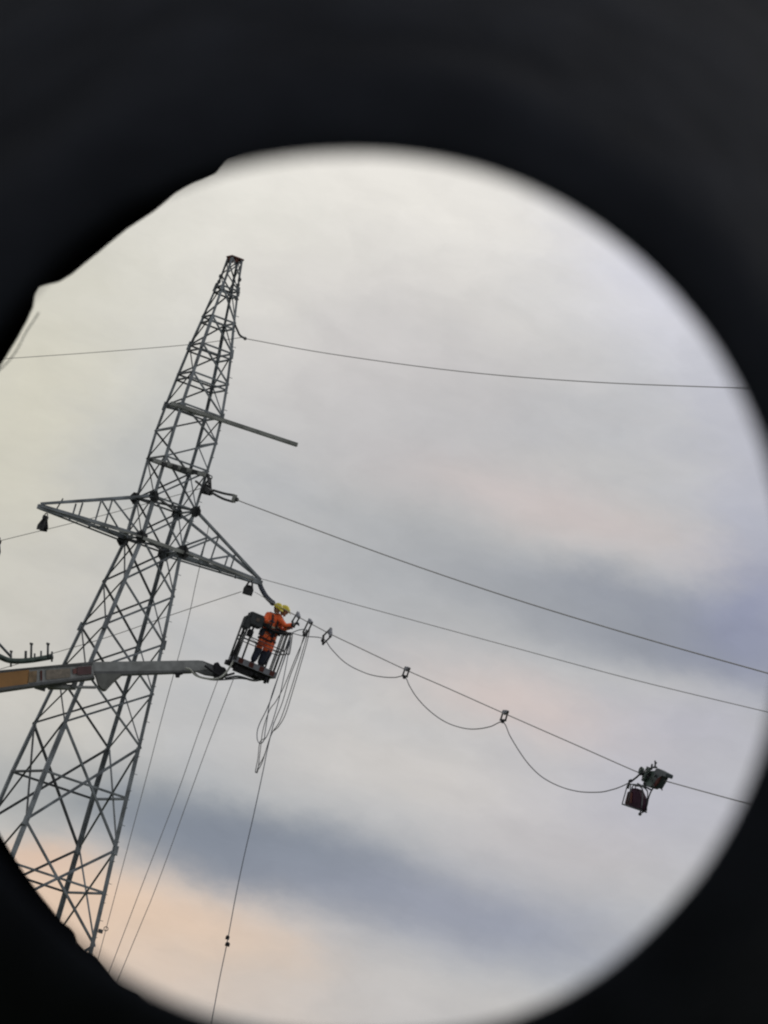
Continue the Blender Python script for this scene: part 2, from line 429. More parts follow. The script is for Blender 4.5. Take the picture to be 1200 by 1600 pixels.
# the long beam jutting out high on the pylon and the short one below
def jut(a, b, plane, w, h, m, name):
    A = onplane(*a, plane, E2); Bp = onplane(*b, plane, E2); bm = B()
    x, y, d = frame(Bp - A)
    mid = (A + Bp) / 2; L = (Bp - A) / 2
    box(bm, mid, x * .008, y * h / 2, L); box(bm, mid + y * h / 2 + x * w / 2, x * (w / 2 + .008), y * .01, L); box(bm, mid - y * h / 2 + x * w / 2, x * (w / 2 + .008), y * .01, L)
    for t in range(8): box(bm, A.lerp(Bp, (t + .5) / 8) - x * .014, x * .006, y * .018, d * .02)
    return obj(name, bm, m, pyl)
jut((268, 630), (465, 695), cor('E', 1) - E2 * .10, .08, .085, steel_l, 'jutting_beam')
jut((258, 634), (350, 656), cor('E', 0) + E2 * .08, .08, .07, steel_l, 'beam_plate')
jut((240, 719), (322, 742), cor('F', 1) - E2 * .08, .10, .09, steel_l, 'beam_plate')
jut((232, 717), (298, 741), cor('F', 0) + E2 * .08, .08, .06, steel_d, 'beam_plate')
for t in (.1, .35, .55, .8):
    bm = B(); box(bm, onplane(250 + 68 * t, 724 + 17 * t, cor('F', 1) - E2 * .13, E2), E1 * .07, E2 * .03, Vector((0, 0, .05))); obj('bolted_plate', bm, plate, pyl)
# small bracket ring low on the right leg
bm = B(); q = at(157, 1455, DH - .9); torus(bm, q + Vector((.12, 0, .1)), Vector((0, 1, 0)), .055, .012, 12); box(bm, q, E1 * .05, E2 * .05, Vector((0, 0, .05))); obj('bracket_ring', bm, steel_d, pyl)
for i in range(4):
    bm = B(); c = cor('Z', i); c.z = .2; box(bm, c, E1 * .45, E2 * .45, Vector((0, 0, .2))); obj('concrete_footing', bm, concrete, pyl)

# ---------------------------------------------------------------- wires
def wire(P0, pts, r, label, name, cat, m=wire_m, ext=(40, 40), group=None, n=6):
    P = [onplane(x, y, P0) for x, y in pts]
    P = smooth_pts(P, 6)                       # carry on past the frame along the same curve
    if ext[0]:
        d = (P[0] - P[2]).normalized(); P = [P[0] + d * ext[0] * k for k in (1, .6, .3, .1)] + P
    if ext[1]:
        d = (P[-1] - P[-3]).normalized(); P = P + [P[-1] + d * ext[1] * k + Vector((0, 0, .0006 * (ext[1] * k) ** 2)) for k in (.1, .3, .6, 1)]
    bm = B(); tube(bm, P, r, n)
    return tag(obj(name, bm, m, smooth=True), label, cat, group)
E_P = onplane(368, 508, cor('B', 3), E2)
wire(E_P, [(383, 529), (516.7, 553), (721.7, 580.6), (926.7, 597), (1165.8, 606.5), (1260, 609)], .011, 'topmost thin bare wire running right from the clamp near the pylon top', 'earth_wire', 'wire', ext=(0, 50))
wire(E_P, [(-60, 566), (0, 561), (150, 550.5), (300, 538), (379, 527)], .009, 'faint thin wire running left from high on the pylon to the rim of the view', 'earth_wire', 'wire', ext=(60, 0))
MID = cor('F', 3) - E2 * .1
wire(MID, [(370, 781), (400, 792.5), (600, 866.7), (790, 931.5), (990, 992.7), (1200, 1052), (1260, 1068)], .0155, 'dark conductor running right from the twin-rod clamp at the middle of the pylon', 'conductor', 'wire', ext=(0, 50))
wire(MID, [(-60, 862), (0, 845), (110, 818), (203, 794), (318, 762)], .009, 'thin conductor crossing behind the left cross-arm to the block on the pylon', 'conductor', 'wire', ext=(60, 0))
wire(TIPR, [(407, 904), (600, 956.7), (800, 1011), (990, 1062), (1200, 1112.7), (1260, 1127)], .010, 'thin pale line running right from the tip of the right cross-arm', 'pilot_line', 'wire', ext=(0, 50))
MES = [(426, 942), (463, 962.2), (515, 990), (560, 1011.5), (635, 1047), (700, 1075.5), (784, 1113), (900, 1164), (1004, 1209.5), (1049.5, 1223), (1165, 1254.5), (1260, 1278)]
TP = TIPR + E1 * .05
wire(TP, MES, .0135, 'wire above the hanging slack loops, carrying the clip frames and the wire tug', 'carrier_wire', 'wire', ext=(0, 50))
wire(TIPR - E1 * .3, [(-60, 1060), (0, 1045.5), (82, 1021), (176, 993), (270, 960), (377, 924.5)], .010, 'thin line dropping left from the block under the right cross-arm, behind the pylon', 'pulling_line', 'wire', ext=(60, 0))
wire(TIPR - E1 * .3, [(398, 925), (415, 935), (440, 950)], .008, 'short thin line from the block under the right arm to the yellow helmets', 'pulling_line', 'wire', ext=(0, 0))

# ---------------------------------------------------------------- blocks and clamps
def block(name, label, P, hgt=.42, group='running blocks hung from the pylon', yaw=0, fill=True):
    t = thing(name, label, 'pulley', P, group)
    q = Quaternion((0, 0, 1), yaw); ax = q @ E1; fw = q @ E2
    bm = B(); r = hgt * .30; c = P + Vector((0, 0, r))
    disc(bm, c, ax, r, .10, 20); disc(bm, c, ax, r * 1.12, .02, 20); obj('sheave', bm, black, t)
    bm = B(); top = P + Vector((0, 0, hgt))
    for s in (-1, 1):
        extrude_poly(bm, [c + ax * .07 * s + v for v in (fw * r * 1.05 - Vector((0, 0, r)), fw * r * 1.1 + Vector((0, 0, r * .1)), fw * r * .8 + Vector((0, 0, r * .35)), -fw * r * .8 + Vector((0, 0, r * .35)), -fw * r * 1.1 + Vector((0, 0, r * .1)), -fw * r * 1.05 - Vector((0, 0, r)))], ax * .012 * s)
        for g_ in (-1, 1): bar(bm, c + ax * .07 * s + fw * r * .9 * g_, top + fw * .02 * g_, .045, .03, up=ax)
    bar(bm, top - Vector((0, 0, .07)), top + Vector((0, 0, .03)), .07, .16, up=ax)
    disc(bm, c, ax, .03, .2, 10)
    obj('cheek_plate', bm, plate, t)
    bm = B(); torus(bm, top + Vector((0, 0, .05)), ax, .05, .015, 12); obj('shackle', bm, steel_d, t)
    return t
pL = onplane(65, 829, TIPL + E1 * .15 - E2 * .05, E2)
block('running_block', 'dark running block hanging under the tip of the left cross-arm', pL, .38, yaw=.5)
pR = onplane(386, 929, TIPR - E1 * .2, E2)
block('running_block', 'dark triangular running block hanging under the tip of the right cross-arm', pR, .42, yaw=1.2)
pM = onplane(321, 772, cor('F', 3) - E2 * .12, E2)
block('running_block', 'dark running block bolted to the pylon above the right cross-arm', pM, .42, yaw=1.1)
block('running_block', 'dark running block half cut off at the far left beside the thin wire', at(-9, 868, 158), .42, yaw=.3)
bm = B(); a = TIPR - E1 * .2; a = onplane(398, 903, a, E2); tube(bm, smooth_pts([pR + Vector((0, 0, .45)), onplane(392, 906, TIPR - E1 * .2, E2), onplane(399, 908, TIPR, E2), onplane(404, 903, TIPR, E2)]), .022, 8)
obj('shackle_link', bm, steel_d, pyl)

def rod(name, label, P, r, m, cat='insulator', nshed=0):
    t = thing(name, label, cat, P[0])
    bm = B(); tube(bm, smooth_pts(P, 6), r, 10)
    obj('rod', bm, m, t, True)
    L = smooth_pts(P, 6)
    for q, w in ((L[0], 1.5), (L[-1], 1.6)):
        bm = B(); ball(bm, q, r * w, seg=10); obj('end_fitting', bm, steel_d, t, True)
    if nshed:
        bm = B()
        for k in range(nshed):
            f = (k + .8) / (nshed + .6) * (len(L) - 1); i = int(f); q = L[i].lerp(L[min(i + 1, len(L) - 1)], f - i); d = (L[min(i + 1, len(L) - 1)] - L[i]).normalized()
            disc(bm, q, d, r * 1.35, .02, 12)
        obj('shed', bm, m, t)
    return t
rod('tension_rod', 'short black curved rod holding the topmost wire near the pylon peak', [onplane(366, 505, E_P), onplane(371, 516, E_P), onplane(375, 524, E_P), onplane(383, 529, E_P)], .03, plate, 'clamp')
rod('insulator_rod', 'bent dark rod running from the right arm tip down to the yellow helmets', [onplane(404, 905, TP), onplane(408, 918, TP), onplane(416, 932, TP), onplane(426, 942, TP)], .05, mat('slate_insulator', (.07, .08, .11), .4, 0, .2, 6), nshed=14)
t = thing('twin_rod_clamp', 'pair of black rods joined by a silver clamp on the middle conductor', 'clamp', MID)
for k, s in enumerate(((( 333, 766), (350, 771), (366, 774)), ((331, 770), (348, 779), (364, 784)))):
    bm = B(); tube(bm, smooth_pts([onplane(x, y, MID) for x, y in s]), .033, 8); obj('rod', bm, plate, t, True)
bm = B(); q = onplane(366, 779, MID); box(bm, q, Vector((.06, 0, 0)), Vector((0, .05, 0)), Vector((0, 0, .10))); obj('yoke_plate', bm, steel_l, t)
bm = B(); ball(bm, onplane(370, 780.5, MID), .06, seg=10); obj('wedge', bm, plate, t)
bm = B(); bar(bm, onplane(306, 752, MID), onplane(323, 765, MID), .05); bar(bm, onplane(325, 741, MID), onplane(327, 756, MID), .06); bar(bm, onplane(318, 760, MID), onplane(330, 770, MID), .10, .12); obj('link_plate', bm, plate, t)

# line-end fitting at the far left
t = thing('line_end_fitting', 'greenish rod with upright pegs just above the orange boom at the left', 'fitting', at(40, 1030, 150))
pts = [(-60, 1005), (-10, 1022), (15, 1032), (45, 1032), (82, 1026)]
bm = B(); tube(bm, smooth_pts([at(x, y, 150 + (82 - x) * -.006) for x, y in pts]), .075, 10, radii=None); obj('rod', bm, toolg, t, True)
bm = B(); tube(bm, [at(-30, 975, 150.4), at(18, 1027, 150.2)], .035, 8); obj('diagonal_rod', bm, mat('slate_paint', (.10, .12, .14), .5, .1, .2, 5), t, True)
for x, y0, y1, w in ((17, 1018, 1042, .05), (40, 1017, 1033, .07), (48.5, 1006, 1033, .06), (54, 1021, 1033, .05), (64, 1017, 1031, .05), (74.5, 1006, 1029, .06), (81, 1018, 1034, .05)):
    bm = B(); c = at(x, y1, 149.9); d = at(x + (y1 - y0) * .02, y0, 149.9); tube(bm, [c, d], w / 2, 8)
    if y1 - y0 > 22: disc(bm, d, Vector((0, 0, 1)), w * .8, .05, 10)
    obj('peg', bm, steel_d, t, True)

# ---------------------------------------------------------------- clip frames on the carrier wire
def mespt(px):
    for (x0, y0), (x1, y1) in zip(MES, MES[1:]):
        if x0 <= px <= x1: return y0 + (y1 - y0) * (px - x0) / (x1 - x0)
def clip(px, label, dx, dy):
    """frame hung from the wire at px; (dx, dy) pixel offset of its foot"""
    A = onplane(px, mespt(px), TP); Fo = onplane(px + dx, mespt(px) + dy, TP)
    t = thing('clip_frame', label, 'rope clip', A, 'clip frames on the carrier wire')
    d = (Fo - A).normalized(); L = (Fo - A).length; wd = (-E2 + d * d.dot(E2)).normalized(); th = d.cross(wd)
    T = A - d * .045; hw = .135
    bm = B()
    for s in (-1, 1): bar(bm, T + wd * hw * s, Fo + wd * hw * s, .024, .035, up=th)
    bar(bm, T - wd * (hw + .014), T + wd * (hw + .014), .05, .045, up=th); bar(bm, Fo - wd * (hw + .014), Fo + wd * (hw + .014), .045, .045, up=th)
    obj('frame', bm, plate, t)
    bm = B(); disc(bm, A - d * .03, th, .05, .09, 16); disc(bm, A - d * .03, th, .065, .015, 16); bar(bm, A - d * .05 - wd * .12, A - d * .05 + wd * .12, .07, .06, up=th); obj('roller', bm, mat('grey_roller', (.25, .26, .30), .5, .2, .1, 9), t)
    bm = B(); ball(bm, Fo + d * .03, .05, seg=10); obj('rope_eye', bm, black, t, True)
    return Fo + d * .04
clip(465, 'clip frame held in the gloved hands, nearest the yellow helmets', -7, 12)
clip(484, 'clip frame at the top of the bundle of hanging rope loops', -8, 17)
clip(515, 'strongly tilted clip frame where the first slack loop begins', -10, 10)
clip(635.5, 'upright clip frame between the first and second slack loops', -3, 9)
clip(789, 'upright clip frame between the second and last slack loops', -3, 10)

def rope(name, label, strands, r, m, cat='rope', P0=None, n=6, group=None):
    bm = B()
    for s in strands:
        P = [onplane(p[0], p[1], P0 + (E1 * (p[2] if len(p) > 2 else 0))) for p in s]
        tube(bm, smooth_pts(P, 8), r, n)
    return tag(obj(name, bm, m, smooth=True), label, cat, group)
rope('slack_rope', 'long rope hanging in three loops between the clip frames and the wire tug',
     [[(452, 988), (475, 994), (504, 997.5), (517, 1013), (533, 1030), (548, 1041), (567, 1050), (582, 1055), (600, 1058), (617, 1058.5), (632, 1057), (640, 1072), (650, 1088), (665, 1105), (683, 1120), (700, 1130), (717, 1136), (733, 1139), (750, 1138.5), (767, 1135), (786, 1128.5), (797, 1150), (811.5, 1174), (826, 1194), (843, 1211), (860, 1222), (878, 1230), (895, 1235), (913, 1237.7), (937.5, 1237.7), (952, 1235), (965.5, 1231), (977, 1226), (986.5, 1221)]], .0125, rope_m, P0=TP)
rope('slack_rope', 'short dark rope reaching left from the second clip frame to the basket rail', [[(477, 983), (465, 985), (450, 992)]], .012, ropeb, P0=TP)
# bundle of loops below the second clip frame
rope('rope_coil', 'bundle of long narrow rope loops hanging right of the basket down to a point',
     [[(479, 983, 0), (473, 1000, .0), (466, 1024, 0), (452, 1060, .03), (441, 1098, .05), (428, 1130, .05), (424, 1145, .05), (413, 1180, .05), (404, 1197, .05), (401, 1207, .0), (403, 1203, -.05), (407, 1170, -.05), (411, 1140, -.05), (421, 1110, -.05), (431, 1096, -.05), (444, 1072, 0), (461, 1030, 0), (475, 998, 0), (480, 984, 0)],
      [(482, 984, .03), (477, 1003, .03), (466, 1040, .03), (452, 1085, .05), (438, 1125, .0), (427, 1142, 0), (424, 1148, 0), (420, 1158, 0), (410, 1190, .02), (403, 1203, .04), (399, 1206, .0), (403, 1185, -.04), (406, 1160, -.05), (415, 1153, 0)],
      [(484, 983, -.03), (478, 1010, 0), (458, 1078, 0), (446, 1116, 0), (436, 1134, 0), (428, 1142, 0)]], .0115, rope_m, P0=TP)
rope('rope_coil', 'bluish rope loops hanging from the right corner of the basket',
     [[(452, 1000), (447, 1020), (434, 1060), (425, 1088), (416, 1110), (406, 1130), (402, 1143), (402, 1155), (405, 1161), (409, 1161), (413, 1155), (414, 1145), (418, 1120), (420, 1105), (425, 1085), (433, 1062), (446, 1025), (453, 1000)],
      [(454, 1000), (450, 1024), (442, 1065), (435, 1096), (425, 1130), (417, 1150), (411, 1158)]], .0125, ropeb, P0=TP)
TP2 = TP - E1 * .2
rope('tag_line', 'long rope falling from the rope loops past a small black weight to the bottom', [[(428, 1128), (418, 1170), (411, 1205), (396, 1275), (381, 1340), (368, 1402), (355, 1472), (343, 1530), (330, 1600), (322, 1640), (240, 2060), (160, 2420)]], .012, ropeb, P0=TP2)
t = thing('line_weight', 'small black double weight clamped on the long falling rope', 'weight', onplane(355.5, 1476, TP2))
for yy, w in ((1465, .05), (1475.5, .06)):
    bm = B(); q = onplane(355.5, yy, TP2); tube(bm, [q + Vector((-.0, 0, .06)), q + Vector((0, 0, .03)), q - Vector((0, 0, .05))], .05, 10, radii=[.025, w, w]); obj('weight_half', bm, black, t, True)
def guy(label, pts, r, Y):
    bm = B(); P = [at(x, y, Y) for x, y in pts]; d = (P[-1] - P[-2]).normalized(); P.append(P[-1] + d * ((P[-1].z - .05) / -d.z))
    tube(bm, smooth_pts(P, 6), r, 6); return tag(obj('hoist_rope', bm, rope_m, smooth=True), label, 'rope')
guy('long rope falling close beside the right leg of the pylon', [(327, 817), (322, 842), (306, 912), (291, 980), (256, 1110), (230, 1210), (190, 1360), (155, 1492)], .009, 152.3)
guy('left one of the two near-parallel ropes dropping below the boom tip', [(342, 1058), (309, 1148), (277, 1240), (224, 1378), (170.6, 1518.6)], .009, 150.2)
guy('right one of the two near-parallel ropes dropping below the basket', [(366, 1058), (329, 1153), (297, 1240), (244, 1386), (185, 1529)], .009, 150.6)

# ---------------------------------------------------------------- wire tug
TUG = onplane(1020, 1216, TP)
tug = thing('wire_tug', 'green-grey motor tug gripping the carrier wire at the right', 'cable tug', TUG)
def tp(x, y, o=0): return onplane(x, y, TP) + E1 * o
wd = (tp(1040, 1220) - tp(1000, 1208)).normalized(); nz = E1; upv = nz.cross(wd).normalized()
if upv.z < 0: upv = -upv
def tpoly(pts, o, thick, m, name, par=tug):
    bm = B(); extrude_poly(bm, [tp(x, y, o) for x, y in pts], E1 * thick)
    bmesh.ops.bevel(bm, geom=[e for e in bm.edges], offset=.012, segments=2, affect='EDGES', clamp_overlap=True)
    return obj(name, bm, m, par)
body = tpoly([(1010, 1207), (1028, 1206), (1030, 1226), (1022, 1232), (1014, 1230), (1008, 1218)], -.10, .2, toolg, 'gear_case')
tpoly([(1030, 1203), (1033, 1202), (1048, 1210), (1046, 1216), (1040, 1214), (1036, 1222), (1030, 1232), (1024, 1230), (1026, 1212)], -.10, .18, mat('slate_green_cowl', (.045, .06, .07), .45, .1, .3, 5), 'motor_cowl')
tpoly([(1034, 1219), (1040, 1215), (1036, 1226), (1030, 1233), (1027, 1230)], -.13, .03, redbr, 'red_side_panel')
for (x, y, r) in ((1011, 1207, .075), (1020.5, 1209, .085), (1016, 1219, .06)):
    bm = B(); disc(bm, tp(x, y, -.14), E1, r, .05, 18); torus(bm, tp(x, y, -.17), E1, r, .014, 18); w_ = obj('drive_wheel', bm, toolg, tug)
    bm = B(); disc(bm, tp(x, y, -.18), E1, r * .35, .03, 10); obj('hub', bm, steel_l, w_)
bm = B(); tube(bm, [tp(1023, 1200), tp(1024, 1194), tp(1023.5, 1189)], .02, 8); bar(bm, tp(1017, 1203), tp(1019, 1194), .04); bar(bm, tp(1019, 1199), tp(1026, 1199), .035); ball(bm, tp(1025.5, 1192), .02, seg=8); obj('lever', bm, plate, tug)
bm = B()
for a in ((1006, 1210, 1012, 1212), (1013, 1226, 1016, 1233), (1012, 1203, 1007, 1214), (1026, 1204, 1018, 1201)): bar(bm, tp(a[0], a[1], -.12), tp(a[2], a[3], -.12), .03)

rr = random.Random(4)
for k in range(16):
    x = rr.uniform(1006, 1034); y = 1203 + (x - 1006) * .35 + rr.uniform(0, 22); q = tp(x, y, rr.choice((-.15, -.13, .06)))
    bar(bm, q, q + wd * rr.uniform(-.09, .09) + upv * rr.uniform(-.09, .09), rr.uniform(.015, .04))
obj('bracket', bm, plate, tug)
bm = B(); tube(bm, smooth_pts([tp(1006, 1211), tp(1000, 1210), tp(994, 1215), tp(986, 1221)]), .022, 8); ball(bm, tp(986, 1220), .04, seg=8); bar(bm, tp(984, 1219), tp(981, 1232), .05); obj('tow_arm', bm, plate, tug, True)
bm = B(); tube(bm, smooth_pts([tp(1026, 1229, -.05), tp(1020, 1238, -.05), tp(1016, 1249, -.05), tp(1013, 1258, -.03), (tp(1008, 1266)), tp(1003, 1270)], 6), .017, 8); obj('hose', bm, black, tug, True)
# counterweight in its cage
bm = B()
w0 = tpoly([(993, 1233), (1001, 1233.5), (1007, 1247), (1007, 1266), (998, 1265), (988, 1260)], -.10, .18, purple, 'counterweight')
tpoly([(984, 1238), (988, 1237), (990, 1240), (986, 1262), (979, 1257)], -.06, .11, mat('dull_brown_weight', (.055, .03, .03), .8, 0, .4, 6, spec=.1), 'side_weight')
tpoly([(992, 1240), (995, 1240), (994, 1258), (991, 1257)], -.125, .02, redbr, 'red_stripe')
bm = B()
for o in (-.08, .05):
    tube(bm, smooth_pts([tp(977, 1257, o), tp(981, 1243, o), tp(985, 1229, o), tp(988, 1226, o), tp(990, 1230, o), tp(987, 1255, o)]), .013, 6)
    tube(bm, smooth_pts([tp(990, 1227, o), tp(1000, 1228, o), tp(1007, 1233, o), tp(1009, 1240, o), tp(1007, 1265, o)]), .016, 6)
    tube(bm, [tp(977, 1258, o), tp(1007, 1268, o)], .02, 6)
    tube(bm, [tp(1001, 1226, o), tp(1014, 1233, o)], .02, 6)
ball(bm, tp(1000, 1272), .04, seg=8); tube(bm, [tp(1000, 1272), tp(1002, 1264)], .018, 6)
obj('cage', bm, steel_d, tug)

# ---------------------------------------------------------------- boom lift
lift = thing('boom_lift', 'boom lift with an orange and grey arm reaching in from the left to the basket', 'boom lift', at(-330, 2240, 146))
def bY(px): return 149.2 + (px - 150) * .0085
def bpoly(pts, o, thick, m, name, par=lift, bev=.015):
    bm = B(); extrude_poly(bm, [at(x, y, bY(x) + o) for x, y in pts], Vector((0, thick, 0)))
    if bev: bmesh.ops.bevel(bm, geom=[e for e in bm.edges], offset=bev, segments=2, affect='EDGES', clamp_overlap=True)
    return obj(name, bm, m, par)
ob = bpoly([(-160, 1068), (46, 1044.5), (43, 1070), (-160, 1098)], 0, .34, boom_o, 'outer_boom')
bpoly([(-160, 1062), (145, 1033.5), (145, 1038.5), (46, 1046), (-160, 1070)], -.02, .38, boom_d, 'boom_top_plate', ob)
ib = bpoly([(44, 1044), (146, 1036), (147, 1057), (44, 1070)], .02, .30, boom_g, 'middle_boom')
bpoly([(-160, 1096), (46, 1068), (148, 1056), (148, 1059.5), (46, 1073), (-160, 1103)], -.02, .38, boom_d, 'boom_lower_plate', ob)
bpoly([(114, 1045), (120, 1044), (120, 1052), (114, 1053)], -.015, .03, redp, 'red_decal', ib, 0)
bpoly([(121, 1042), (143, 1040.5), (143, 1053), (121, 1055)], -.03, .05, mat('dark_red_plate', (.085, .035, .04), .5, 0, .2, 6), 'dark_red_panel', ib, 0)
bpoly([(46, 1049), (58, 1048), (57, 1065), (44, 1067)], -.01, .02, mat('tan_paint', (.22, .15, .085), .6, 0, .3, 5), 'tan_stripe', ib, 0)
bpoly([(63, 1048), (66, 1047.6), (66, 1063), (63, 1063.5)], -.01, .02, redbr, 'red_stripe', ib, 0)
bpoly([(72, 1047), (110, 1044), (110, 1058), (72, 1062)], -.01, .02, mat('pale_decal', (.20, .17, .14), .5, 0, .3, 9), 'pale_decal', ib, 0)
nb = bpoly([(145, 1034), (312, 1031.5), (322, 1037), (326, 1046), (300, 1049.5), (190, 1053), (147, 1052)], .06, .24, boom_g, 'inner_boom')
bpoly([(147, 1048), (300, 1046.5), (300, 1050.5), (190, 1054.5), (147, 1054.5)], .05, .26, boom_d, 'inner_boom_lip', nb)
bpoly([(148, 1052), (191, 1052.5), (177, 1064), (165, 1077), (160, 1077.5), (153, 1070)], -.06, .42, mat('bracket_grey', (.12, .125, .12), .5, .1, .2, 4), 'knuckle_bracket')
bm = B(); tube(bm, [at(62, 1073, 149), at(150, 1074, 149.1)], .04, 10); tube(bm, [at(75, 1073.2, 149), at(118, 1073.8, 149.1)], .075, 12); obj('hydraulic_cylinder', bm, boom_g, lift, True)
for x in (64, 92, 116):
    bm = B(); bx(bm, at(x, 1070, 149.1), .28 if x == 64 else .13, .25, .26 if x == 64 else .2); obj('cylinder_bracket', bm, boom_d, lift)
bpoly([(268, 1050), (288, 1050), (286, 1053), (281, 1054), (281, 1058), (274, 1058), (274, 1053)], .05, .14, black, 'hook_block')
bpoly([(300, 1032), (316, 1032), (345, 1043), (352, 1050), (340, 1057), (320, 1054), (305, 1048)], .08, .2, boom_d, 'jib')
bpoly([(334, 1036), (341, 1034), (345, 1041), (352, 1043), (356, 1053), (346, 1061), (334, 1058)], .03, .3, black, 'jib_pivot')
for k, (pts, r, m) in enumerate((([(290, 1044), (297, 1046), (306, 1055), (322, 1060), (340, 1060), (352, 1052), (360, 1041), (366, 1030), (372, 1016)], .028, hose_l), ([(300, 1047), (312, 1057), (330, 1062), (350, 1062), (372, 1060), (385, 1061)], .018, black), ([(320, 1040), (332, 1049), (348, 1056), (366, 1052)], .03, black), ([(352, 1060), (372, 1057), (395, 1063), (408, 1062)], .03, boom_d))):
    bm = B(); tube(bm, smooth_pts([at(x, y, bY(x) - .12 + .02 * k) for x, y in pts]), r, 8); obj('hose', bm, m, lift, True)
# basket
BO = at(394, 1044.5, 151.25)
BM = Matrix.Translation(BO) @ Matrix.Rotation(R(4.0), 4, 'Y') @ Matrix.Rotation(R(19), 4, 'Z')
def bl(x, y, z): return BM @ Vector((x, y, z))
BW, BD, BH = .60, .27, 1.20
bX, bYv, bZ = (BM.to_3x3() @ v for v in (Vector((1, 0, 0)), Vector((0, 1, 0)), Vector((0, 0, 1))))
bm = B()
def bb(bm, c, sx, sy, sz, mi=0): box(bm, bl(*c), bX * sx / 2, bYv * sy / 2, bZ * sz / 2, mi)
bb(bm, (0, 0, -.03), BW * 2, BD * 2, .05)
bk = obj('basket_floor', bm, boom_d, lift)
bm = B(); bb(bm, (-.05, 0, -.12), 1.0, .3, .11); bb(bm, (-.25, -.1, -.19), .5, .22, .12); bb(bm, (.1, .1, -.17), .35, .2, .1); bb(bm, (.42, -.12, -.16), .06, .06, .2); bb(bm, (.5, -.1, -.14), .05, .05, .16); bb(bm, (-.6, 0, -.1), .3, .2, .12)
for k in range(7): bb(bm, (-.5 + .15 * k, -.2 + .05 * (k % 3), -.14 - .03 * (k % 2)), .08, .1, .09)
obj('basket_mount', bm, black, bk)
bm = B(); bb(bm, (0, -BD - .012, .03), BW * 2, .02, .16); bb(bm, (0, BD + .012, .03), BW * 2, .02, .16)
for s in (-1, 1): bb(bm, (s * (BW + .012), 0, .03), .02, BD * 2, .16)
tb = obj('toe_board', bm, mat('toe_board_grey', (.17, .18, .21), .5, .1, .15, 6), bk)
for k in range(4):
    bm = B(); bb(bm, (-.46 + .31 * k, -BD - .026, .035), .13, .008, .13); obj('red_marking', bm, redbr, tb)
def post(x, y, h=BH, r=.02, m=boom_d):
    bm = B(); tube(bm, [bl(x, y, 0), bl(x, y, h)], r, 8); obj('rail_post', bm, m, bk, True)
for x, y in ((-BW, -BD), (-BW, 0), (-BW, BD), (-.44, -BD), (BW, -BD), (BW, 0), (BW, BD), (.38, -BD), (.49, -BD), (.42, BD)): post(x, y, r=.027 if x < 0 else .02)
for z, r, m in ((BH, .03, black), (.72, .014, boom_d), (.62, .012, boom_d)):
    bm = B()
    P = [(-BW, -BD), (BW, -BD), (BW, BD), (-BW, BD), (-BW, -BD)]
    if z == BH: P = [(.18, -BD), (BW, -BD), (BW, BD), (-BW, BD), (-BW, -BD), (-.55, -BD)]
    for a, b in zip(P, P[1:]): tube(bm, [bl(*a, z), bl(*b, z)], r, 8)
    obj('guard_rail', bm, m, bk, True)
bm = B(); tube(bm, [bl(-.55, -BD, BH), bl(.12, -BD, BH - .10), bl(BW, -BD, BH)], .035, 8); obj('padded_rail', bm, black, bk, True)
bm = B()
for k in range(3):
    tube(bm, smooth_pts([bl(-.45, -BD, .66 + .04 * k), bl(-.2, -BD - .03, .60 + .05 * k), bl(.02, -BD, .66 + .03 * k)]), .008, 6)
tube(bm, [bl(-.22, -BD, .64), bl(-.2, -BD - .02, .42)], .014, 6); tube(bm, smooth_pts([bl(-.2, -BD, .60), bl(-.05, -BD, .78), bl(.05, -BD, .95)]), .009, 6)
obj('loose_cable', bm, black, bk, True)
# control box on the left of the rail
bm = B(); bb(bm, (-.46, -BD + .02, BH - .02), .42, .30, .36); bb(bm, (-.66, -BD, BH - .16), .2, .26, .36); bb(bm, (-.16, -BD, BH + .0), .3, .12, .11)
bmesh.ops.bevel(bm, geom=[e for e in bm.edges], offset=.04, segments=2, affect='EDGES', clamp_overlap=True)
obj('control_box', bm, mat('black_cover', (.035, .04, .045), .7, 0, .3, 6), bk)
bm = B(); bb(bm, (-.44, -BD - .14, BH + .0), .1, .01, .1); obj('box_label', bm, mat('brown_label', (.10, .08, .07), .7), bk)
bm = B(); bar(bm, bl(-BW - .05, .0, -.1), bl(-BW + .02, -.02, 1.0), .05, .07); bar(bm, bl(-BW - .03, -.2, .0), bl(-BW + .0, -.2, .8), .04); obj('basket_mast', bm, black, bk)
bag = thing('tool_bag', 'dark tool bag hanging on the left rail of the basket', 'bag', bl(-.50, -BD - .06, .62))
bm = B(); bb(bm, (-.50, -BD - .08, .80), .16, .12, .20); bmesh.ops.bevel(bm, geom=list(bm.edges), offset=.03, segments=2, affect='EDGES'); obj('bag_body', bm, black, bag)
bm = B(); tube(bm, smooth_pts([bl(-.56, -BD - .07, .88), bl(-.50, -BD - .04, 1.06), bl(-.44, -BD - .07, .88)]), .01, 6); obj('bag_strap', bm, black, bag, True)
rope('coiled_line', 'dark coiled line hung on the right end of the basket rail', [[(452, 988), (447, 1000), (443, 1015), (446, 1024), (450, 1012), (454, 998), (452, 989)], [(455, 988), (450, 1004), (448, 1020), (452, 1022), (455, 1006), (457, 990)]], .014, black, P0=TP)
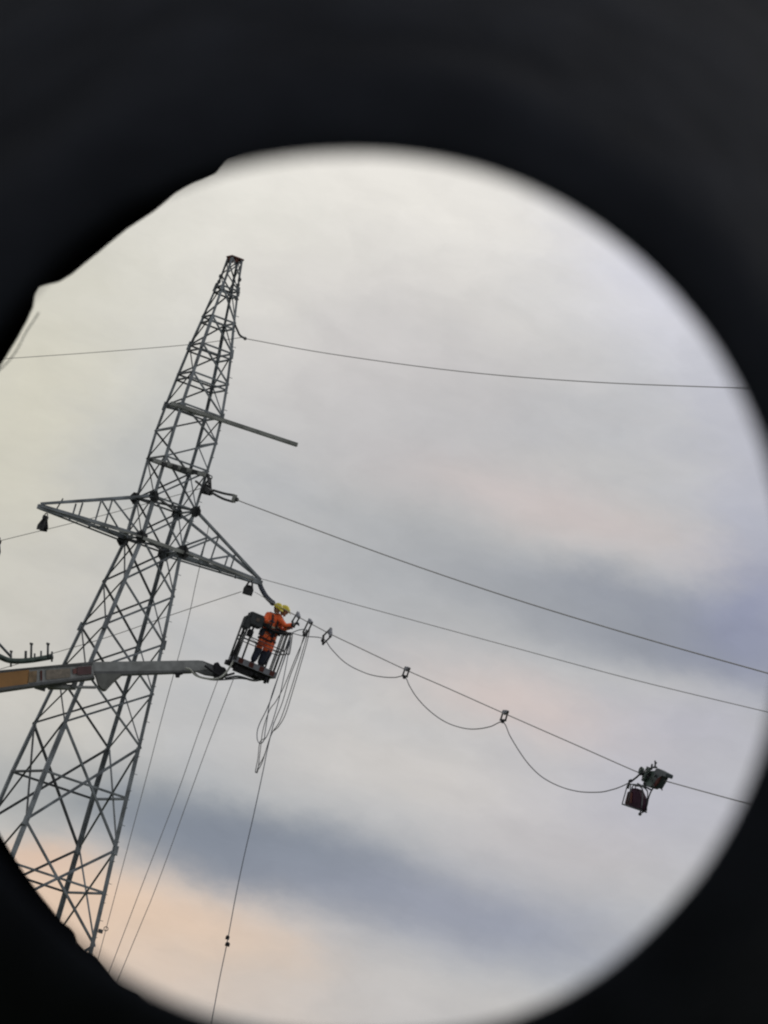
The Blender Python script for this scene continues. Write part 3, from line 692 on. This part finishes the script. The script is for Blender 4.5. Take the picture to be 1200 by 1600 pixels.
# lower boom, turret and truck, left of and below the view
bm = B(); e = at(-155, 1083, bY(-155)) + Vector((0, .17, 0)); tb_ = Vector((e.x - 2.6, e.y - .3, 2.6)); bar(bm, e, tb_, .42, .5); obj('lower_boom', bm, boom_o, lift)
bm = B(); bx(bm, (tb_.x, tb_.y, 2.1), 1.4, 1.4, 1.2); obj('turret', bm, boom_d, lift)
ch = Vector((tb_.x - 1.5, tb_.y, 0))
bm = B(); bx(bm, ch + Vector((0, 0, 1.2)), 7.5, 2.2, .45); obj('chassis', bm, boom_d, lift)
bm = B(); extrude_poly(bm, [ch + Vector((x, -1.1, z)) for x, z in ((-3.7, .7), (-1.9, .7), (-1.9, 2.7), (-3.3, 2.7), (-3.75, 1.7))], Vector((0, 2.2, 0))); bmesh.ops.bevel(bm, geom=list(bm.edges), offset=.06, segments=2, affect='EDGES'); cabo = obj('cab', bm, boom_o, lift)
bm = B(); bx(bm, ch + Vector((-2.6, 0, 2.15)), .9, 2.22, .6); obj('window', bm, mat('dark_glass', (.02, .025, .03), .1), cabo)
for x in (-2.8, 1.6, 2.8):
    for s in (-1, 1):
        bm = B(); c = ch + Vector((x, s * .95, .5)); disc(bm, c, Vector((0, 1, 0)), .5, .3, 24); w_ = obj('wheel', bm, black, lift); bm = B(); disc(bm, c + Vector((0, s * .16, 0)), Vector((0, 1, 0)), .26, .04, 18); obj('rim', bm, steel_l, w_)

# ---------------------------------------------------------------- people
def hand(name, wrist, direction, palm_n, par, m, curl=.9):
    """a gloved hand: palm, four unequal bent fingers and a thumb"""
    d = direction.normalized(); n_ = (palm_n - d * palm_n.dot(d)).normalized(); s = d.cross(n_)
    ch = [([wrist, wrist + d * .045, wrist + d * .085], [.026, (.040, .020), (.036, .017)])]
    o = skin_obj(name, ch, m, None, 1); bms = B(); bms.from_mesh(o.data)
    for k, (off, L) in enumerate(((-.030, .070), (-.010, .080), (.010, .075), (.030, .060))):
        P = [wrist + d * .075 + s * off]; a = 0
        for j in range(3):
            a += curl * (.5 if j == 0 else .8); P.append(P[-1] + (d * math.cos(a) + n_ * math.sin(a)) * L * (.42, .33, .25)[j])
        tube(bms, P, .009, 6, radii=[.0105, .010, .009, .007])
    P = [wrist + d * .02 - s * .03, wrist + d * .05 - s * .058 + n_ * .01, wrist + d * .08 - s * .055 + n_ * .035]
    tube(bms, P, .01, 6, radii=[.014, .012, .009])
    bms.to_mesh(o.data); bms.free(); o.parent = par
    for p in o.data.polygons: p.use_smooth = True
    return o
def person(label, mw, pose, group):
    t = thing('person', label, 'person', group=group, mw=mw)
    V = Vector
    pel, che, nek = V((0, .0, .95)), V((0, .0, 1.24)), V((0, .0, 1.43))
    hd = pose.get('head', V((0, -.05, 1.585)))
    sh = {s: V((.175 * s, .0, 1.375)) for s in (-1, 1)}
    hip = {s: V((.095 * s, 0, .90)) for s in (-1, 1)}
    kn = {s: V((.11 * s, -.03, .50)) for s in (-1, 1)}; an = {s: V((.12 * s, .02, .09)) for s in (-1, 1)}
    el, wr = pose['elbow'], pose['wrist']
    body = skin_obj('body', [([pel, V((0, .01, 1.08)), che, nek, V((0, -.01, 1.49))], [(.13, .09), (.12, .085), (.15, .095), .06, .052])] +
        [([nek, sh[s], el[s], wr[s]], [.06, .052, .040, .028]) for s in (-1, 1)] +
        [([pel, hip[s], kn[s], an[s]], [.1, .085, .055, .035]) for s in (-1, 1)], skin, t, 1)
    bm = B(); bm.from_mesh(body.data)
    hq = Matrix.Rotation(pose.get('tilt', .2), 3, 'X')
    ball(bm, hd, .078, .095, .115, seg=16, rot=hq)
    for off, r in ((V((0, -.098, -.012)), (.014, .018, .024)), (V((.077, 0, -.01)), (.010, .02, .03)), (V((-.077, 0, -.01)), (.010, .02, .03)), (V((0, -.075, -.085)), (.035, .025, .025))):
        ball(bm, hd + hq @ off, *r, seg=8, rot=hq)
    for s in (-1, 1): ball(bm, hd + hq @ V((.030 * s, -.086, .018)), .010, seg=6, mi=1)
    ball(bm, hd + hq @ V((0, -.093, -.052)), .022, .006, .006, seg=8, mi=2)
    bm.to_mesh(body.data); bm.free(); body.data.materials.append(strap_m); body.data.materials.append(redbr)
    # clothing
    skin_obj('jacket', [([V((0, 0, .90)), V((0, 0, .98)), V((0, .01, 1.10)), V((0, .0, 1.24)), V((0, .0, 1.36)), V((0, 0, 1.45))], [(.18, .135), (.18, .13), (.165, .12), (.19, .13), (.17, .11), .07])] +
        [([V((0, 0, 1.36)), sh[s], sh[s].lerp(el[s], .5), el[s], el[s].lerp(wr[s], .85)], [(.17, .11), .085, .070, .062, .050]) for s in (-1, 1)], orange, t)
    skin_obj('trousers', [([V((0, 0, .97)), V((0, 0, .90))], [(.165, .125), (.165, .12)])] +
        [([V((0, 0, .90)), hip[s] - V((0, 0, .08)), kn[s] + V((0, 0, .08)), kn[s] - V((0, 0, .05))], [(.165, .12), .105, .088, .084]) for s in (-1, 1)], orange, t)
    for s in (-1, 1):
        skin_obj('trouser_leg', [([kn[s] + V((0, 0, .02)), kn[s] - V((0, 0, .03)), kn[s].lerp(an[s], .5), an[s] + V((0, 0, .03))], [.100, .096, .094, .086])], navy, t)
        skin_obj('boot', [([an[s] + V((0, .0, .08)), an[s] + V((0, .01, -.03)), an[s] + V((.01 * s, -.09, -.045)), an[s] + V((.02 * s, -.17, -.055))], [.066, .066, .056, .042])], black, t, 1)
        dr = wr[s] - el[s]; hand('glove', wr[s] - dr.normalized() * .01, dr, V((0, 0, -1)) if abs(dr.normalized().z) < .8 else V((-s, 0, 0)), t, navy)
    # hair, helmet
    bm = B(); ball(bm, hd + hq @ V((0, .02, .01)), .086, .092, .108, seg=14, rot=hq, zmin=-.35); obj('hair', bm, mat('dark_hair', (.03, .02, .015), .9) if 'dark_hair' not in MATS else MATS['dark_hair'], None).parent = t
    hm = B(); hc = hd + hq @ V((0, .005, .035))
    ball(hm, hc, .118, .142, .125, seg=20, rot=hq, zmin=.0)
    disc(hm, hc + hq @ V((0, -.02, .0)), hq @ V((0, 0, 1)), .135, .012, 20); bar(hm, hc + hq @ V((0, -.09, .02)), hc + hq @ V((0, -.185, -.012)), .13, .012, up=hq @ V((0, 0, 1)))
    ho = obj('helmet', hm, yellow); ho.parent = t
    bm = B(); 
    for s in (-1, 1): tube(bm, [hc + hq @ V((.10 * s, -.01, 0)), hd + hq @ V((.06 * s, -.05, -.10)), hd + hq @ V((0, -.065, -.125))], .006, 6)
    obj('chin_strap', bm, strap_m).parent = ho
    # safety harness
    bm = B()
    for s in (-1, 1):
        P = [V((.085 * s, .145, .99)), V((.07 * s, .148, 1.20)), V((.085 * s, .12, 1.36)), V((.095 * s, .03, 1.47)), V((.10 * s, -.09, 1.40)), V((.085 * s, -.148, 1.22)), V((.085 * s, -.148, .99))]
        L = smooth_pts(P, 5)
        for a, b in zip(L, L[1:]): bar(bm, a, b + (b - a) * .1, .05, .014, up=V((0, 1, 0)) if abs((b - a).normalized().z) > .7 else V((0, 0, 1)))
    n = 20; E = [V((.192 * math.cos(2 * PI * k / n), .152 * math.sin(2 * PI * k / n), .99)) for k in range(n + 1)]
    for a, b in zip(E, E[1:]): bar(bm, a, b, .014, .06)
    for s in (-1, 1):
        n = 12; E = [hip[s] + V((.118 * math.cos(2 * PI * k / n), .118 * math.sin(2 * PI * k / n), -.13)) for k in range(n + 1)]
        for a, b in zip(E, E[1:]): bar(bm, a, b, .012, .045)
    obj('safety_harness', bm, strap_m).parent = t
    bm = B(); bx(bm, (.2, .03, .88), .08, .16, .2); bx(bm, (-.2, -.03, .90), .07, .13, .16); bx(bm, (-.05, -.17, .97), .09, .05, .07); obj('tool_pouch', bm, navy).parent = t
    # reflective bands
    bm = B()
    for z, rx, ry in ((1.12, .180, .137),):
        n = 20; E = [V((rx * math.cos(2 * PI * k / n), ry * math.sin(2 * PI * k / n), z)) for k in range(n + 1)]
        for a, b in zip(E, E[1:]): bar(bm, a, b, .01, .04)
    obj('reflective_band', bm, mat('reflective_grey', (.42, .40, .30), .5) if 'reflective_grey' not in MATS else MATS['reflective_grey']).parent = t
    return t
V = Vector
tilt = Matrix.Rotation(R(4.0), 4, 'Y')
g = 'linemen working in the basket'
p1 = BM @ Matrix.Translation((.05, -.04, .02)) @ Matrix.Rotation(R(20), 4, 'Z') @ Matrix.Scale(1.06, 4)
person('worker in front, orange jacket and trousers with navy shins, leaning on the padded basket rail', p1,
       {'elbow': {1: V((.30, -.10, 1.14)), -1: V((-.30, -.10, 1.14))}, 'wrist': {1: V((.33, -.32, 1.24)), -1: V((-.26, -.30, 1.20))}, 'head': V((0, -.05, 1.60)), 'tilt': .32}, g)
p2 = BM @ Matrix.Translation((.25, .10, .08)) @ Matrix.Rotation(R(58), 4, 'Z') @ Matrix.Scale(1.06, 4)
person('worker half hidden behind the other, both arms reaching right to the wire', p2,
       {'elbow': {1: V((.24, -.24, 1.22)), -1: V((-.20, -.26, 1.20))}, 'wrist': {1: V((.12, -.42, 1.38)), -1: V((-.06, -.46, 1.34))}, 'head': V((0, -.07, 1.58)), 'tilt': .25}, g)

# ---------------------------------------------------------------- the spotting scope we look through
def sp(px, py, d): return CAM + ray(px, py) * d
CX, CY, RAD = 556, 926, 695
scope = thing('spotting_scope', 'black spotting scope with a round eyepiece whose rim frames the pylon', 'telescope', CAM + ray(CX, CY) * .06)
G = ray(CX, CY)
NS = 160
def ringpts(d, rm=None, px=None):              # ring about the optical axis at distance d: radius in metres or as an angle
    o = []
    for k in range(NS):
        a = 2 * PI * k / NS; rr = rm(a) if callable(rm) else rm
        o.append(CAM + G * d + (R_ * math.cos(a) - U_ * math.sin(a)) * rr)
    return o
def surf(bm, rings, closed=False):
    vs = [[bm.verts.new(p) for p in r] for r in rings]
    for a, b in zip(vs, vs[1:] + (vs[:1] if closed else [])):
        for k in range(NS):
            f = bm.faces.new((a[k], a[(k + 1) % NS], b[(k + 1) % NS], b[k])); f.smooth = True
TAN = RAD / FP
EYE = [(1240, 926), (1196, 692), (1171, 617), (1117, 529), (1033, 427), (908, 327), (700, 243), (560, 233), (356, 255), (150, 345), (-60, 600), (-150, 926), (-90, 1220), (60, 1430), (300, 1590), (560, 1624), (760, 1610), (880, 1574), (950, 1520), (1040, 1440), (1100, 1370), (1155, 1290), (1185, 1200)]
EYP = sorted(((math.atan2(y - CY, x - CX) % (2 * PI)), math.hypot(x - CX, y - CY)) for x, y in EYE)
def eye_raw(a):
    a %= 2 * PI; L = [(EYP[-1][0] - 2 * PI, EYP[-1][1])] + EYP + [(EYP[0][0] + 2 * PI, EYP[0][1])]
    for (a0, r0), (a1, r1) in zip(L, L[1:]):
        if a0 <= a <= a1: return r0 + (r1 - r0) * (a - a0) / max(1e-6, a1 - a0)
def eye_r(a):                                  # the eyepiece opening is slightly out of round
    return .05 / FP * (sum(eye_raw(a + k * .06) for k in range(-3, 4)) / 7 - 11)
prof = [(.0500, eye_r), (.04992, lambda a: eye_r(a) + .00002), (.0499, lambda a: eye_r(a) + .00006), (.04995, lambda a: eye_r(a) + .0002), (.0501, .0043), (.0506, .0047), (.0545, .0064), (.060, .0084), (.068, .0107), (.078, .0132), (.090, .0162), (.105, .0195), (.112, .0210), (.118, .0210), (.120, .0185),
        (.128, .0185), (.128, .0165), (.118, .0160), (.105, .0150), (.080, .0108), (.064, .0078), (.056, .0058), (.0515, .0046), (.0505, lambda a: eye_r(a) + .0002), (.0501, lambda a: eye_r(a) + .00002)]
rub = mat('eyecup_rubber', (.0125, .0142, .0195), .9, 0, .2, 900, bump=.2, spec=.08)
bm = B(); surf(bm, [ringpts(d, r) for d, r in prof], True); obj('eyepiece', bm, rub, scope)
dark_in = mat('matt_black_lining', (.006, .004, .004), .9, 0, .1, 30, spec=.05)
bm = B(); surf(bm, [ringpts(d, r) for d, r in [(.121, .0186), (.125, .026), (.135, .031), (.300, .034), (.315, .040), (.349, .041), (.349, .036), (.315, .0345), (.300, .0315), (.135, .028), (.129, .0187)]], True)
obj('scope_tube', bm, black, scope)
# front rim with its uneven, chipped edge
EDGE = [(545, 190), (500, 212), (452, 228), (400, 236), (356, 251), (346, 262), (338, 272), (318, 281), (300, 288), (275, 302), (256, 318), (240, 331), (220, 344), (200, 357), (180, 373), (155, 394), (130, 414), (112, 429), (92, 441), (74, 445), (62, 449), (55, 461), (52, 480), (42, 502), (28, 528), (12, 554), (-3, 578), (-22, 605), (-60, 690), (-110, 820), (-125, 960), (-95, 1100), (-45, 1215), (-12, 1280), (2, 1306), (25, 1344), (48, 1378), (75, 1413), (98, 1441), (110, 1449), (117, 1457), (122, 1472), (135, 1485), (150, 1493), (165, 1511), (182, 1533), (198, 1543), (216, 1551), (240, 1574), (262, 1599), (300, 1632), (360, 1668)]
EP = sorted(((math.atan2(y - CY, x - CX) % (2 * PI)), math.hypot(x - CX, y - CY)) for x, y in EDGE)
def rim_r(a):
    a %= 2 * PI
    if a < EP[0][0] or a > EP[-1][0]: r = RAD + 60
    else:
        for (a0, r0), (a1, r1) in zip(EP, EP[1:]):
            if a0 <= a <= a1: r = r0 + (r1 - r0) * (a - a0) / max(1e-6, a1 - a0); break
    return .345 * r / FP
NS = 720
bm = B(); surf(bm, [ringpts(d, r) for d, r in [(.345, rim_r), (.3452, lambda a: rim_r(a) + .0002), (.3475, .0352), (.349, .0358), (.3492, .041), (.352, .0405), (.352, lambda a: rim_r(a) + .0012), (.3462, lambda a: rim_r(a) + .0003)]], True)
obj('front_rim', bm, dark_in, scope)
NS = 160
bm = B(); tube(bm, smooth_pts([sp(x, y, .344) for x, y in ((-4, 581), (8, 570), (20, 556), (30, 540), (40, 520), (50, 505), (61, 488))]), .00004, 5, radii=None); obj('rim_fibre', bm, black, scope)
# tripod under the scope
tri = thing('tripod', 'black tripod standing on the ground under the spotting scope', 'tripod', (0, .24, 0))
hb = CAM + G * .22 - Vector((0, 0, .036))
bm = B(); tube(bm, [hb, hb - Vector((0, 0, .10))], .022, 14); obj('head', bm, black, tri)
bm = B(); tube(bm, [hb - Vector((0, 0, .10)), hb - Vector((0, 0, .62))], .014, 12); obj('centre_column', bm, steel_d, tri)
for k in range(3):
    a = 2 * PI * k / 3 + .5; q = hb - Vector((0, 0, .16)); ft = Vector((q.x + .5 * math.cos(a), q.y + .5 * math.sin(a), .015))
    bm = B(); tube(bm, [q, q.lerp(ft, .5), ft], .014, 10, radii=[.016, .013, .010]); lg = obj('leg', bm, black, tri, True)
    bm = B(); ball(bm, ft, .016, seg=10); obj('rubber_foot', bm, black, lg, True)
